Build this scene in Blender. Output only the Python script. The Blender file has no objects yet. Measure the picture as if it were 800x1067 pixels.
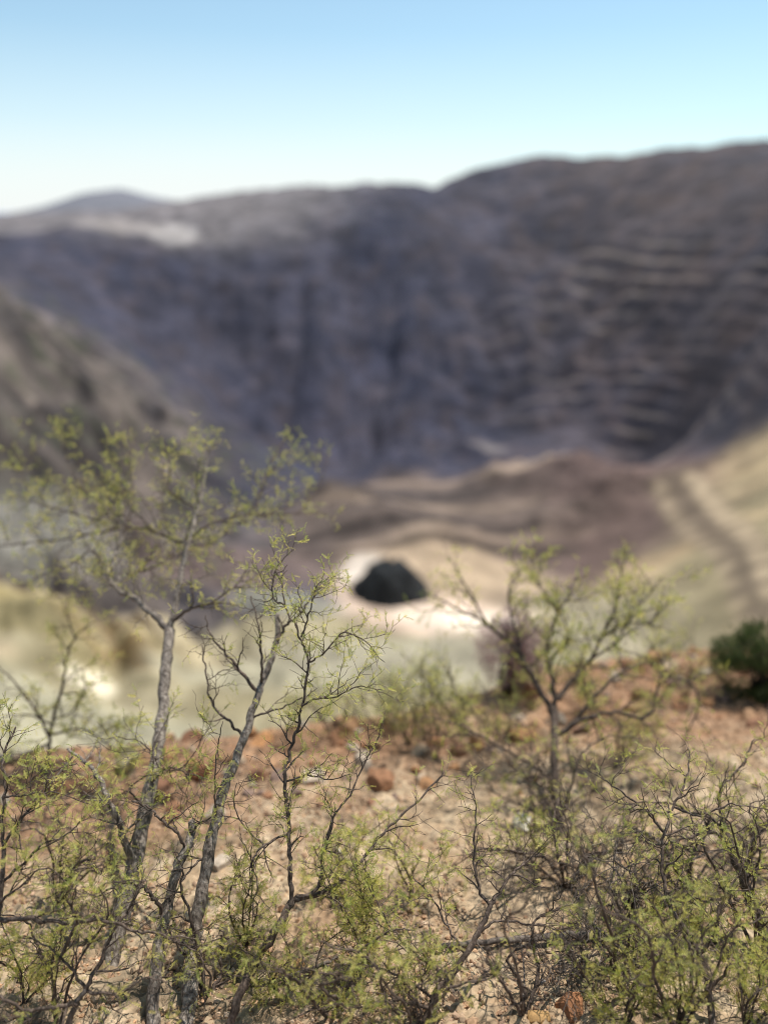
import bpy, math, random
import numpy as np

random.seed(7)
rng = np.random.default_rng(11)
scene = bpy.context.scene
col = scene.collection

# ------------------------------------------------------------------ camera numbers
W0, H0, F0 = 800.0, 1067.0, 776.0
PITCH = math.atan((533.5 - 232.0) / F0)
SP, CP = math.sin(PITCH), math.cos(PITCH)

def ray(px, py):
    u = (px - 400.0) / F0
    v = (533.5 - py) / F0
    return np.array([u, CP + v * SP, -SP + v * CP])

def at(px, py, t):
    return ray(px, py) * t

def at_y(px, py, Y):
    d = ray(px, py)
    return d * (Y / d[1])

# ------------------------------------------------------------------ noise
_lat = rng.random((256, 256))
def vnoise(x, y):
    x = np.asarray(x, float); y = np.asarray(y, float)
    xi = np.floor(x).astype(int); yi = np.floor(y).astype(int)
    fx = x - xi; fy = y - yi
    fx = fx * fx * (3 - 2 * fx); fy = fy * fy * (3 - 2 * fy)
    a = _lat[xi & 255, yi & 255]; b = _lat[(xi + 1) & 255, yi & 255]
    c = _lat[xi & 255, (yi + 1) & 255]; d = _lat[(xi + 1) & 255, (yi + 1) & 255]
    return (a * (1 - fx) + b * fx) * (1 - fy) + (c * (1 - fx) + d * fx) * fy

def fbm(x, y, octv=5, gain=0.5, seed=0.0):
    s = 0.0; amp = 1.0; tot = 0.0
    x = np.asarray(x, float) + seed * 17.3; y = np.asarray(y, float) + seed * 9.1
    for i in range(octv):
        s = s + amp * vnoise(x + i * 37.7, y + i * 11.9)
        tot += amp; amp *= gain; x = x * 2.03; y = y * 2.03
    return s / tot

def sstep(a, b, x):
    t = np.clip((x - a) / (b - a), 0, 1)
    return t * t * (3 - 2 * t)

# ------------------------------------------------------------------ mesh building
def link_mesh(name, V, F, mat, parent=None, colors=None, smooth=True):
    """V (n,3); F: array (m,k) or list of such arrays (mixed sizes)."""
    me = bpy.data.meshes.new(name)
    Fs = F if isinstance(F, list) else [F]
    Fs = [np.asarray(f, np.int32) for f in Fs if len(f)]
    nl = sum(f.size for f in Fs); nf = sum(len(f) for f in Fs)
    me.vertices.add(len(V)); me.vertices.foreach_set('co', np.asarray(V, np.float32).ravel())
    me.loops.add(nl); me.polygons.add(nf)
    me.loops.foreach_set('vertex_index', np.concatenate([f.ravel() for f in Fs]))
    sizes = np.concatenate([np.full(len(f), f.shape[1], np.int32) for f in Fs])
    me.polygons.foreach_set('loop_start', np.concatenate([[0], np.cumsum(sizes)[:-1]]).astype(np.int32))
    me.polygons.foreach_set('use_smooth', np.full(nf, smooth))
    if colors is not None:
        ca = me.color_attributes.new('tint', 'FLOAT_COLOR', 'POINT')
        c4 = np.ones((len(V), 4), np.float32); c4[:, :3] = colors
        ca.data.foreach_set('color', c4.ravel())
    me.update(calc_edges=True)
    me.validate()
    me.materials.append(mat)
    o = bpy.data.objects.new(name, me)
    col.objects.link(o)
    if parent is not None:
        o.parent = parent
    return o

def tag(o, label, cat, group=None):
    o['label'] = label; o['category'] = cat
    if group: o['group'] = group
    return o

def structure(o):
    o['kind'] = 'structure'; return o

def thing(name, label, cat, loc, group=None):
    o = bpy.data.objects.new(name, None)
    o.empty_display_size = 0.05
    col.objects.link(o); o.location = tuple(float(a) for a in loc)
    return tag(o, label, cat, group)

# ------------------------------------------------------------------ materials
def new_mat(name):
    m = bpy.data.materials.new(name); m.use_nodes = True
    nt = m.node_tree; nt.nodes.clear()
    out = nt.nodes.new('ShaderNodeOutputMaterial')
    return m, nt, out

def principled(nt, rough):
    b = nt.nodes.new('ShaderNodeBsdfPrincipled')
    b.inputs['Roughness'].default_value = rough
    b.inputs['Specular IOR Level'].default_value = 0.25
    return b

def noise_node(nt, scale, detail=6, rough=0.6, coord='Object', stretch=None):
    tc = nt.nodes.new('ShaderNodeTexCoord')
    n = nt.nodes.new('ShaderNodeTexNoise')
    n.inputs['Scale'].default_value = scale; n.inputs['Detail'].default_value = detail
    n.inputs['Roughness'].default_value = rough
    if stretch:
        mp = nt.nodes.new('ShaderNodeMapping'); mp.inputs['Scale'].default_value = stretch
        nt.links.new(tc.outputs[coord], mp.inputs['Vector']); nt.links.new(mp.outputs[0], n.inputs['Vector'])
    else:
        nt.links.new(tc.outputs[coord], n.inputs['Vector'])
    return n

def ramp(nt, fac, stops):
    r = nt.nodes.new('ShaderNodeValToRGB')
    el = r.color_ramp.elements
    while len(el) > 1: el.remove(el[0])
    el[0].position = stops[0][0]; el[0].color = (*stops[0][1], 1)
    for p, c in stops[1:]:
        e = el.new(p); e.color = (*c, 1)
    nt.links.new(fac, r.inputs['Fac'])
    return r

def mixc(nt, a, b, fac, mode='MULTIPLY'):
    m = nt.nodes.new('ShaderNodeMix'); m.data_type = 'RGBA'; m.blend_type = mode
    if isinstance(fac, float): m.inputs[0].default_value = fac
    else: nt.links.new(fac, m.inputs[0])
    nt.links.new(a, m.inputs[6]); nt.links.new(b, m.inputs[7])
    return m.outputs[2]

def tint_node(nt):
    a = nt.nodes.new('ShaderNodeVertexColor'); a.layer_name = 'tint'
    return a.outputs['Color']

def mat_tinted(name, scale, lo, hi, bump, bscale, rough=0.95):
    m, nt, out = new_mat(name)
    b = principled(nt, rough)
    n = noise_node(nt, scale, 8, 0.65)
    r = ramp(nt, n.outputs['Fac'], [(0.3, (lo,) * 3), (0.7, (hi,) * 3)])
    c = mixc(nt, tint_node(nt), r.outputs[0], 1.0)
    nt.links.new(c, b.inputs['Base Color'])
    n2 = noise_node(nt, bscale, 8, 0.7)
    bp = nt.nodes.new('ShaderNodeBump'); bp.inputs['Strength'].default_value = 0.6
    bp.inputs['Distance'].default_value = bump
    nt.links.new(n2.outputs['Fac'], bp.inputs['Height']); nt.links.new(bp.outputs[0], b.inputs['Normal'])
    nt.links.new(b.outputs[0], out.inputs[0])
    return m

M_soil = mat_tinted('soil', 14.0, 0.72, 1.22, 0.006, 160.0)
M_rock = mat_tinted('rock', 30.0, 0.6, 1.35, 0.004, 120.0, 0.85)
M_terrain = mat_tinted('pit_terrain', 0.06, 0.7, 1.3, 1.5, 0.25)
M_heap = mat_tinted('heap', 0.3, 0.6, 1.35, 0.6, 0.9)

def mat_bark(name, stops, scale, bump):
    m, nt, out = new_mat(name)
    b = principled(nt, 0.85)
    n = noise_node(nt, scale, 8, 0.7, stretch=(1, 1, 0.22))
    r = ramp(nt, n.outputs['Fac'], stops)
    n3 = noise_node(nt, scale * 0.12, 3, 0.5)
    r3 = ramp(nt, n3.outputs['Fac'], [(0.35, (0.65,) * 3), (0.7, (1.25,) * 3)])
    nt.links.new(mixc(nt, r.outputs[0], r3.outputs[0], 1.0), b.inputs['Base Color'])
    bp = nt.nodes.new('ShaderNodeBump'); bp.inputs['Strength'].default_value = 0.9
    bp.inputs['Distance'].default_value = bump
    nt.links.new(n.outputs['Fac'], bp.inputs['Height']); nt.links.new(bp.outputs[0], b.inputs['Normal'])
    nt.links.new(b.outputs[0], out.inputs[0])
    return m

M_bark = mat_bark('grey_bark', [(0.34, (0.045, 0.035, 0.028)), (0.48, (0.17, 0.136, 0.11)), (0.66, (0.44, 0.375, 0.31))], 95, 0.004)
M_twig = mat_bark('twig_bark', [(0.34, (0.035, 0.025, 0.019)), (0.52, (0.11, 0.078, 0.06)), (0.72, (0.28, 0.22, 0.175))], 120, 0.001)
M_dead = mat_bark('dead_wood', [(0.30, (0.05, 0.04, 0.033)), (0.55, (0.15, 0.12, 0.1)), (0.8, (0.36, 0.31, 0.26))], 110, 0.001)

def mat_leaf(name, trans=0.56):
    m, nt, out = new_mat(name)
    c = tint_node(nt)
    b = principled(nt, 0.55)
    nt.links.new(c, b.inputs['Base Color'])
    tr = nt.nodes.new('ShaderNodeBsdfTranslucent')
    hs = nt.nodes.new('ShaderNodeHueSaturation'); hs.inputs['Value'].default_value = 1.25
    hs.inputs['Saturation'].default_value = 1.1
    nt.links.new(c, hs.inputs['Color']); nt.links.new(hs.outputs[0], tr.inputs['Color'])
    mx = nt.nodes.new('ShaderNodeMixShader'); mx.inputs[0].default_value = trans
    nt.links.new(b.outputs[0], mx.inputs[1]); nt.links.new(tr.outputs[0], mx.inputs[2])
    nt.links.new(mx.outputs[0], out.inputs[0])
    return m
M_leaf = mat_leaf('leaflets')
M_straw = mat_leaf('dry_straw', 0.3)

# ------------------------------------------------------------------ foreground ground
CX = np.array([-4, -1.9, -1.37, -.56, 0, .6, 1.04, 1.7, 2.75, 5])
CY = np.array([2.75, 2.90, 3.10, 3.34, 3.46, 3.78, 4.2, 4.6, 4.8, 5.1])
def crest(x): return np.interp(x, CX, CY)

def ground_base(x, y):
    x = np.asarray(x, float); y = np.asarray(y, float)
    c = crest(x) + 0.25 * (fbm(x * 1.3, y * 0.4 + 3, 4) - 0.5)
    z = -1.7 - 0.268 * y
    over = np.maximum(y - c, 0)
    z = z - over * 0.80 * sstep(0, 0.7, over) - 0.12 * over
    z = z + 0.16 * (fbm(x * 0.9, y * 0.9, 4, seed=2) - 0.5)
    # lumpier, stonier ground close to the edge
    near = np.exp(-((y - c + 0.35) / 0.6) ** 2)
    z = z + near * 0.12 * (fbm(x * 4.5, y * 4.5, 4, 0.6, seed=5) - 0.45)
    return z

def ground_z(x, y):
    z = ground_base(x, y)
    z = z + 0.030 * (fbm(x * 9, y * 9, 5, 0.6, seed=8) - 0.5)
    return z

def on_ground(px, py):
    d = ray(px, py); lo, hi = 0.8, 12.0
    ts = np.linspace(lo, hi, 2400)
    P = d[None] * ts[:, None]
    below = P[:, 2] < ground_z(P[:, 0], P[:, 1])
    k = np.argmax(below)
    return ts[k] if below.any() else 6.0

def gp(px, py, up=0.0):
    p = at(px, py, on_ground(px, py)); p[2] += up
    return p

def grid_faces(nu, nv):
    i = np.arange(nu - 1)[:, None] * nv + np.arange(nv - 1)[None]
    i = i.ravel()
    return np.stack([i, i + nv, i + nv + 1, i + 1], 1)

xs = np.linspace(-7, 7, 1000)
ys = np.concatenate([np.linspace(-3, 0.6, 60)[:-1], np.linspace(0.6, 6.2, 520)[:-1], np.linspace(6.2, 16, 70)])
X, Y = np.meshgrid(xs, ys, indexing='ij')
Z = ground_z(X, Y) + 0.024 * (fbm(X * 45, Y * 45, 4, 0.65, seed=3) - 0.5)
clod = fbm(X * 30, Y * 30, 3, 0.6, seed=13); Z = Z + 0.018 * sstep(0.5, 0.62, clod) * sstep(0.35, 0.6, fbm(X * 3, Y * 3, 3, seed=14))
cr = crest(X)
n1 = fbm(X * 1.6, Y * 1.6, 5, 0.55, seed=21)[..., None]
n2 = fbm(X * 12, Y * 12, 4, 0.6, seed=22)[..., None]
sand = np.array([0.345, 0.238, 0.143]); tan = np.array([0.46, 0.352, 0.232]); rust = np.array([0.28, 0.135, 0.07])
C = sand + (tan - sand) * np.clip((n2 - 0.3) * 2.2, 0, 1)
edge = np.clip(sstep(-1.35, -0.25, Y - cr + 0.45 * sstep(0.5, 1.4, X))[..., None] * (0.45 + 0.9 * n1) + (n1 - 0.56) * 1.6, 0, 1)
C = C + (rust - C) * np.clip(edge, 0, 0.68)
C = C * (0.45 + 1.1 * fbm(X * 42, Y * 42, 3, 0.75, seed=30))[..., None]
C = C * (1 - 0.6 * sstep(0.64, 0.72, fbm(X * 70, Y * 70, 2, 0.6, seed=31)))[..., None]
C = C * (1 - 0.35 * sstep(0.5, 0.66, fbm(X * 5, Y * 5, 4, 0.6, seed=33)))[..., None]
g = link_mesh('ground', np.stack([X, Y, Z], -1).reshape(-1, 3), grid_faces(*X.shape), M_soil, colors=C.reshape(-1, 3))
structure(g)

# ------------------------------------------------------------------ the pit (terrain)
def pz(px, py, Yd):
    return at_y(px, py, Yd)
ctrl = [
 # left plateau, far rim, right hill
 pz(0,243,800), pz(100,243,800), pz(185,245,820), pz(0,229,1150), pz(150,228,1150),
 pz(240,208,930), pz(330,198,930), pz(425,194,930), pz(440,207,1000), pz(455,206,1000),
 pz(545,165,1080), pz(600,167,1040), pz(680,159,950), pz(760,152,860), pz(800,156,820),
 pz(470,198,1040), pz(500,180,1050), pz(522,170,1065), pz(570,166,1060), pz(640,164,1000), pz(720,155,900),

 # far wall
 pz(430,240,850), pz(250,240,850), pz(600,250,820), pz(400,350,700), pz(600,350,670), pz(250,350,700),
 pz(800,350,480), pz(800,250,620), pz(700,300,650), pz(100,300,690), pz(0,265,700), pz(430,470,570), pz(600,470,560),
 pz(700,482,520), pz(300,460,600), pz(520,400,640),
 # left spur
 pz(0,312,420), pz(100,372,470), pz(200,432,520), pz(340,492,550), pz(0,450,330), pz(0,560,290), pz(0,625,255),
 pz(100,500,380), pz(200,550,395), pz(60,400,400),
 # pit floor and terraces
 pz(100,640,270), pz(100,700,240), pz(100,780,200), pz(250,700,250), pz(300,760,215), pz(400,690,258), pz(400,640,303),
 pz(470,640,303), pz(400,600,335), pz(500,600,340), pz(470,690,258), pz(300,640,300),
 # ledges and the brown mound
 pz(430,560,372), pz(430,520,430), pz(430,492,480), pz(600,487,450), pz(520,500,470), pz(600,590,352), pz(660,500,430),
 pz(320,560,380),
 # right slope
 pz(700,512,390), pz(800,442,400), pz(800,560,270), pz(790,640,220), pz(700,640,250), pz(700,690,225), pz(620,640,270), pz(560,660,275),
 # the steep near side, hidden below the edge
]
ctrl += [np.array(p, float) for p in [(0,14,-16),(-14,12,-14),(18,14,-14),(0,60,-72),(-50,60,-72),(60,60,-68),(0,110,-128),(-80,110,-124),(90,110,-110),
 (0,160,-162),(-90,160,-160),(80,170,-140),(-500,250,10),(-380,380,0),(450,260,20),(-700,700,-5),(800,700,60),(-900,1200,-8),(0,1250,5),(160,1290,25),(330,1260,10),(480,1160,10),(650,1000,0),(500,1300,-10),(900,1300,-20),
 (-200,60,-30),(220,70,-30),(-320,150,-20),(330,150,-10)]]
ctrl = np.array(ctrl)
S = 150.0
def tps(r2): return np.where(r2 > 0, 0.5 * r2 * np.log(r2 + 1e-12), 0)
cx = ctrl[:, :2] / S
D2 = ((cx[:, None] - cx[None]) ** 2).sum(-1)
n = len(cx)
A = np.zeros((n + 3, n + 3)); A[:n, :n] = tps(D2) + 0.002 * np.eye(n)
A[:n, n] = 1; A[:n, n + 1:] = cx; A[n, :n] = 1; A[n + 1:, :n] = cx.T
sol = np.linalg.solve(A, np.concatenate([ctrl[:, 2], np.zeros(3)]))
def rbf(x, y):
    q = np.stack([x.ravel() / S, y.ravel() / S], 1)
    out = sol[n] + q @ sol[n + 1:]
    for k in range(n):
        out = out + sol[k] * tps(((q - cx[k]) ** 2).sum(1))
    return out.reshape(x.shape)

az = np.radians(np.linspace(-58, 58, 560))
rr = np.concatenate([np.geomspace(12, 180, 60)[:-1], np.linspace(180, 1300, 620)[:-1], np.geomspace(1300, 30000, 50)])
AZ, R = np.meshgrid(az, rr, indexing='ij')
X, Y = R * np.sin(AZ), R * np.cos(AZ)
Rc = np.minimum(R, 1300)
Zb = rbf(Rc * np.sin(AZ), Rc * np.cos(AZ))
Zb = np.where(R > 1300, Zb + (-20 - Zb) * sstep(1300, 2400, R), Zb)
wall = sstep(500, 620, Y - 0.25 * np.abs(X)) * (R < 1250)
wallr = np.maximum(sstep(430, 560, Y + np.maximum(X, 0) * 0.35 - 30) * (R < 1250), 0)
# mining benches on the far and right walls
step = 12.5
zq = Zb + 7 * (fbm(X / 170, Y / 170, 3, seed=41) - 0.5) + 0.02 * X
q = zq / step; fq = q - np.floor(q)
stair = step * (np.floor(q) + sstep(0.22, 1.0, fq)) - (zq - Zb)
bench_w = wallr * sstep(-40, 170, X) * sstep(-175, -150, Zb) * (0.45 + 0.55 * sstep(120, 320, X)) * (0.12 + 0.88 * sstep(0.40, 0.58, fbm(X / 60, Y / 60, 3, seed=42))) * 0.95 + 0.0 * wallr
bench_w = np.maximum(bench_w, 0.85 * sstep(190, 260, X) * sstep(400, 450, Y) * sstep(-150, -120, Zb) * (R < 1100) * (0.3 + 0.7 * sstep(0.40, 0.58, fbm(X / 60, Y / 60, 3, seed=43))))
bench_w = np.clip(bench_w * 0.85 * (0.12 + 0.88 * sstep(8, -28, Zb)), 0, 0.95)
Zt = Zb + (stair - Zb) * bench_w
rough_amp = np.clip(0.25 + 0.9 * wallr + 0.7 * sstep(-60, -220, X) * sstep(260, 330, Y), 0.2, 1.2)
rough_amp = np.where(R > 1300, 0.4, rough_amp)
rough_amp = rough_amp * (1 - 0.72 * bench_w)
Zt = Zt + rough_amp * (16 * (fbm(X / 60, Y / 60, 5, 0.55, seed=51) - 0.5))
gul = np.abs(fbm(X / 45 + 5, Y / 200, 4, seed=61) - 0.5) * 2
Zt = Zt - wall * 26 * (1 - gul) * sstep(-5, -95, Zb) * (1 - 0.75 * bench_w)
sp_w = sstep(-20, -150, X + 0.25 * (Y - 380)) * sstep(640, 430, Y) * sstep(215, 260, Y)
Zt = Zt + sp_w * 30 * (np.abs(fbm(X / 38, Y / 38, 4, 0.6, seed=58) - 0.5) * 2 - 0.3)
Zt = Zt + (3.0 + 4.0 * sp_w) * (fbm(X / 20, Y / 20, 4, seed=52) - 0.5) * sstep(100, 220, R)
# low hummocks on the terraces to the left
for (hx, hy, hY, hr, hh) in [(130, 675, 254, 15, 5.5), (30, 670, 258, 18, 4.5), (205, 700, 244, 13, 3.5), (60, 745, 220, 12, 3), (255, 640, 285, 22, 6), (460, 560, 372, 26, 10), (560, 555, 385, 22, 11), (390, 545, 395, 24, 10), (640, 520, 410, 34, 15), (520, 505, 455, 24, 14), (420, 490, 490, 28, 18), (350, 520, 430, 22, 14), (480, 478, 530, 20, 16), (590, 505, 440, 22, 12)]:
    hp = pz(hx, hy, hY); dd = ((X - hp[0]) ** 2 + ((Y - hp[1]) * 1.4) ** 2) / hr ** 2
    Zt = Zt + hh * np.exp(-dd) * (0.7 + 0.6 * fbm(X / 8, Y / 8, 3, seed=54))
# colours
hazy_rock1 = np.array([0.078, 0.072, 0.088]); hazy_rock2 = np.array([0.042, 0.044, 0.064]); brown = np.array([0.092, 0.072, 0.072])  # wall rock is bluer and paler: aerial haze mixed into its colour
nz = fbm(X / 55, Y / 55, 5, 0.6, seed=71)[..., None]
nz2 = fbm(X / 16, Y / 16, 4, 0.6, seed=72)[..., None]
C = hazy_rock2 + (hazy_rock1 - hazy_rock2) * np.clip((nz - 0.3) * 2.4, 0, 1)
C = C + (brown - C) * np.clip((nz2 - 0.45) * 2.0, 0, 0.6)
C = C * np.array([0.80, 0.81, 0.90]) * (0.6 + 0.8 * fbm(X / 30, Y / 60, 4, 0.62, seed=74))[..., None]  # bluish lift that stands in for haze over the far wall
C = C * (1 + sstep(30, 260, X)[..., None] * np.array([0.22, 0.06, -0.16]))
ledge = ((fq < 0.24) | (fq > 0.985)) * bench_w * sstep(0.44, 0.60, fbm(X / 42, Y / 42, 4, seed=77)) * sstep(0, 220, X)
C = C + (np.array([0.19, 0.155, 0.125]) - C) * np.clip(ledge, 0, 1)[..., None]
def paint(px, py, Yd, rx, ry, c, k=0.9, rot=0.0, soft=0.35, nf=14.0, na=0.45):
    """colour a patch of ground: centre by place, radii in metres"""
    global C
    p = pz(px, py, Yd)
    dx, dy = X - p[0], Y - p[1]
    ca, sa = math.cos(rot), math.sin(rot)
    ex, ey = (dx * ca + dy * sa) / rx, (-dx * sa + dy * ca) / ry
    d = np.sqrt(ex ** 2 + ey ** 2) + na * (fbm(X / nf, Y / nf, 4, seed=px) - 0.5)
    w = k * (1 - sstep(1 - soft, 1 + soft, d))
    C = C + (np.array(c) - C) * w[..., None]
# left spur, grey olive with brown streaks
spur = sstep(-20, -150, X + 0.25 * (Y - 380)) * sstep(640, 430, Y) * sstep(215, 260, Y)
sc = np.array([0.05, 0.042, 0.04]) + (np.array([0.18, 0.145, 0.122]) - np.array([0.05, 0.042, 0.04])) * np.clip((0.45 * nz + 0.55 * nz2 - 0.38) * 4.0, 0, 1)
C = C + (sc - C) * spur[..., None]
# right slope, tan
rs = sstep(90, 135, X + 0.12 * (430 - Y)) * sstep(436, 402, Y + 0.1 * X + 26 * (fbm(X / 25, Y / 25, 4, seed=79) - 0.5))
tc = np.array([0.46, 0.335, 0.195]) + (np.array([0.27, 0.22, 0.13]) - np.array([0.46, 0.335, 0.195])) * np.clip((nz - 0.4) * 4, 0, 1)
C = C + (tc - C) * rs[..., None]
# floor of the pit: pale grey green
fl = sstep(0, -25, Y - 262 - 55 * sstep(-110, -30, X)) * sstep(130, 70, X) * sstep(60, 120, Y)
fc = np.array([0.22, 0.185, 0.105]) + (np.array([0.40, 0.345, 0.23]) - np.array([0.22, 0.185, 0.105])) * np.clip((nz - 0.35) * 3, 0, 1)
C = C + (fc - C) * fl[..., None]
paint(600, 530, 400, 70, 75, (0.12, 0.08, 0.07), 0.95)
paint(430, 540, 400, 85, 62, (0.14, 0.105, 0.085), 0.9)
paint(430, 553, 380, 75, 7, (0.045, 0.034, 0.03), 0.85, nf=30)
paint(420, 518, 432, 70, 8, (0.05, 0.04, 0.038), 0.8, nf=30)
paint(600, 488, 448, 60, 7, (0.34, 0.255, 0.19), 0.9)
paint(540, 490, 470, 26, 10, (0.30, 0.21, 0.16), 0.6)
paint(440, 598, 338, 44, 30, (0.50, 0.37, 0.25), 0.9)
paint(505, 615, 330, 40, 26, (0.40, 0.30, 0.20), 0.8)
paint(450, 646, 300, 48, 19, (0.62, 0.47, 0.36), 0.95, rot=-0.35)
paint(485, 655, 293, 30, 9, (0.78, 0.66, 0.53), 0.9, rot=-0.35)
paint(380, 592, 340, 12, 14, (0.72, 0.62, 0.52), 0.9)
paint(430, 690, 258, 60, 24, (0.30, 0.27, 0.195), 0.9)
paint(255, 590, 345, 48, 28, (0.14, 0.10, 0.088), 0.8)
# left terraces
paint(40, 660, 262, 60, 11, (0.36, 0.285, 0.13), 0.85)
paint(130, 665, 262, 30, 13, (0.33, 0.245, 0.12), 0.9, rot=-0.3)
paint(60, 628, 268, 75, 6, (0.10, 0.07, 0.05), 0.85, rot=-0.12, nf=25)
paint(95, 712, 235, 9.5, 6.5, (0.68, 0.60, 0.44), 1.0, na=0.4, soft=0.2, nf=8)
paint(5, 722, 231, 8, 4, (0.50, 0.40, 0.26), 0.8)
paint(60, 770, 205, 60, 18, (0.31, 0.285, 0.20), 0.9)
paint(185, 655, 266, 26, 5, (0.52, 0.43, 0.27), 0.9, rot=-0.5, na=0.4)
paint(140, 678, 252, 20, 5, (0.15, 0.10, 0.045), 0.9, rot=-0.35, na=0.5)  # shadowed underside of the tan hillock, painted on as dark brown
paint(128, 662, 262, 10, 4, (0.13, 0.085, 0.04), 0.9, na=0.3)
paint(70, 650, 262, 40, 4, (0.42, 0.35, 0.2), 0.8, rot=-0.1)
paint(150, 690, 246, 6, 3, (0.16, 0.11, 0.055), 0.8, na=0.3)
paint(30, 690, 246, 30, 6, (0.29, 0.24, 0.12), 0.7)
paint(230, 690, 250, 30, 8, (0.36, 0.33, 0.235), 0.7)
paint(300, 625, 308, 24, 10, (0.25, 0.24, 0.19), 0.8)
paint(20, 545, 300, 40, 22, (0.24, 0.225, 0.19), 0.75, rot=0.6, nf=20)
# pale dumps on the left plateau
paint(90, 234, 960, 330, 150, (0.19, 0.168, 0.165), 0.8, nf=60)
paint(120, 240, 830, 90, 18, (0.28, 0.245, 0.225), 0.8, nf=40, na=0.9)
paint(180, 241, 830, 26, 22, (0.36, 0.325, 0.305), 0.9, nf=30)
paint(485, 462, 575, 32, 14, (0.17, 0.15, 0.14), 0.7)
paint(395, 478, 530, 40, 12, (0.155, 0.135, 0.125), 0.7)
paint(560, 500, 470, 14, 18, (0.24, 0.18, 0.14), 0.6)
# mottling everywhere: bare patches, wash lines and scrub
mot = fbm(X / 9, Y / 9, 5, 0.62, seed=95); mo2 = fbm(X / 24 + 7, Y / 10, 4, 0.6, seed=96)
C = C * (0.62 + 0.76 * mot)[..., None] * (0.72 + 0.56 * mo2)[..., None]
# haul road on the right slope
for k in range(12):
    f = k / 11
    paint(700 + 92 * f, 512 + 130 * f, 388 - 165 * f, 13 - 6 * f, 15 - 6 * f, (0.15, 0.112, 0.08), 0.85, nf=20, na=0.2)
    paint(722 + 78 * f, 512 + 118 * f, 385 - 155 * f, 4.5 - f, 9 - 3 * f, (0.52, 0.40, 0.26), 0.65, nf=20, na=0.3)
    paint(690 + 84 * f, 520 + 135 * f, 384 - 165 * f, 4 - f, 9 - 3 * f, (0.48, 0.37, 0.24), 0.5, nf=20, na=0.3)
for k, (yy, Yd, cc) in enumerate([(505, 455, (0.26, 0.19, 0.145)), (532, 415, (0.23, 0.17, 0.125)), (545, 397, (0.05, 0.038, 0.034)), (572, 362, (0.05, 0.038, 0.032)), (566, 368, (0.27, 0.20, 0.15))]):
    paint(425 + 10 * k, yy, Yd, 72, 3.6, cc, 0.8, rot=0.05 * (k - 2), nf=22, na=1.1)
# scrub speckle
sp = sstep(0.60, 0.68, fbm(X / 7, Y / 7, 3, 0.6, seed=90)) * (1 - wall) * sstep(-30, -90, X) * (Y > 330)
C = C + (np.array([0.07, 0.075, 0.045]) - C) * (sp * 0.6)[..., None]
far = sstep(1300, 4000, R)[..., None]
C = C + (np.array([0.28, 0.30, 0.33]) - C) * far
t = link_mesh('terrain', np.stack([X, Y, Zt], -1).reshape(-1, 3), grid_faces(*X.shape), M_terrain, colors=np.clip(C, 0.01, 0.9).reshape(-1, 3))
structure(t)

# distant hills, with blue aerial haze put into their surface colour
def hill(name, prof, Yd, depth, color):
    pxs = np.array([p[0] for p in prof], float); pys = np.array([p[1] for p in prof], float)
    u = np.linspace(pxs[0], pxs[-1], 160)
    top = np.interp(u, pxs, pys)
    V = []; nv = 24
    for a, b in zip(u, top):
        p = at_y(a, b, Yd)
        for k in range(nv):
            s = -1 + 2 * k / (nv - 1)
            h = (p[2] + 60) * math.cos(s * math.pi / 2) ** 1.2 - 60
            V.append((p[0] * (1 + 0.0 * s), Yd + s * depth, h))
    V = np.array(V)
    V[:, 2] += 0.03 * Yd * 0.12 * (fbm(V[:, 0] / 300, V[:, 1] / 300, 4, seed=5) - 0.5)
    Cc = np.tile(np.array(color), (len(V), 1)) * (0.8 + 0.4 * fbm(V[:, 0] / 200, V[:, 1] / 200, 4, seed=6))[:, None]
    return structure(link_mesh(name, V, grid_faces(160, nv), M_terrain, colors=Cc))
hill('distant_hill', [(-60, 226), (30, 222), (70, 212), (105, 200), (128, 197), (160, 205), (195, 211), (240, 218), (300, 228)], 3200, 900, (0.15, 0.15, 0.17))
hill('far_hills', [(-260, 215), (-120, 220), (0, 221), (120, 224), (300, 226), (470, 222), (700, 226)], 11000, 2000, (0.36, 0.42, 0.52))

# ------------------------------------------------------------------ rocks
def ico(sub):
    import bmesh
    bm = bmesh.new(); bmesh.ops.create_icosphere(bm, subdivisions=sub, radius=1.0)
    V = np.array([v.co[:] for v in bm.verts]); F = np.array([[v.index for v in f.verts] for f in bm.faces])
    bm.free(); return V, F
ICO = {k: ico(k) for k in (1, 2, 3, 4)}

def rock_verts(r, sub=3, cuts=9, rough=0.05):
    V, F = ICO[sub]; V = V.copy()
    V *= np.array([1, r.uniform(0.65, 1.0), r.uniform(0.45, 0.8)])
    for _ in range(cuts):
        nrm = r.normal(size=3); nrm /= np.linalg.norm(nrm)
        ext = (V @ nrm).max(); d = ext * r.uniform(0.45, 0.85)
        V -= np.maximum(V @ nrm - d, 0)[:, None] * nrm
    o = r.random(2) * 50
    V *= (1 + rough * (fbm(V[:, 0] * 3 + V[:, 2] * 1.7 + o[0], V[:, 1] * 3 - V[:, 2] * 2.1 + o[1], 4, 0.6) - 0.5) * 2)[:, None]
    return V, F

def rot_z(V, a):
    c, s = math.cos(a), math.sin(a)
    return V @ np.array([[c, s, 0], [-s, c, 0], [0, 0, 1]])

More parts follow.
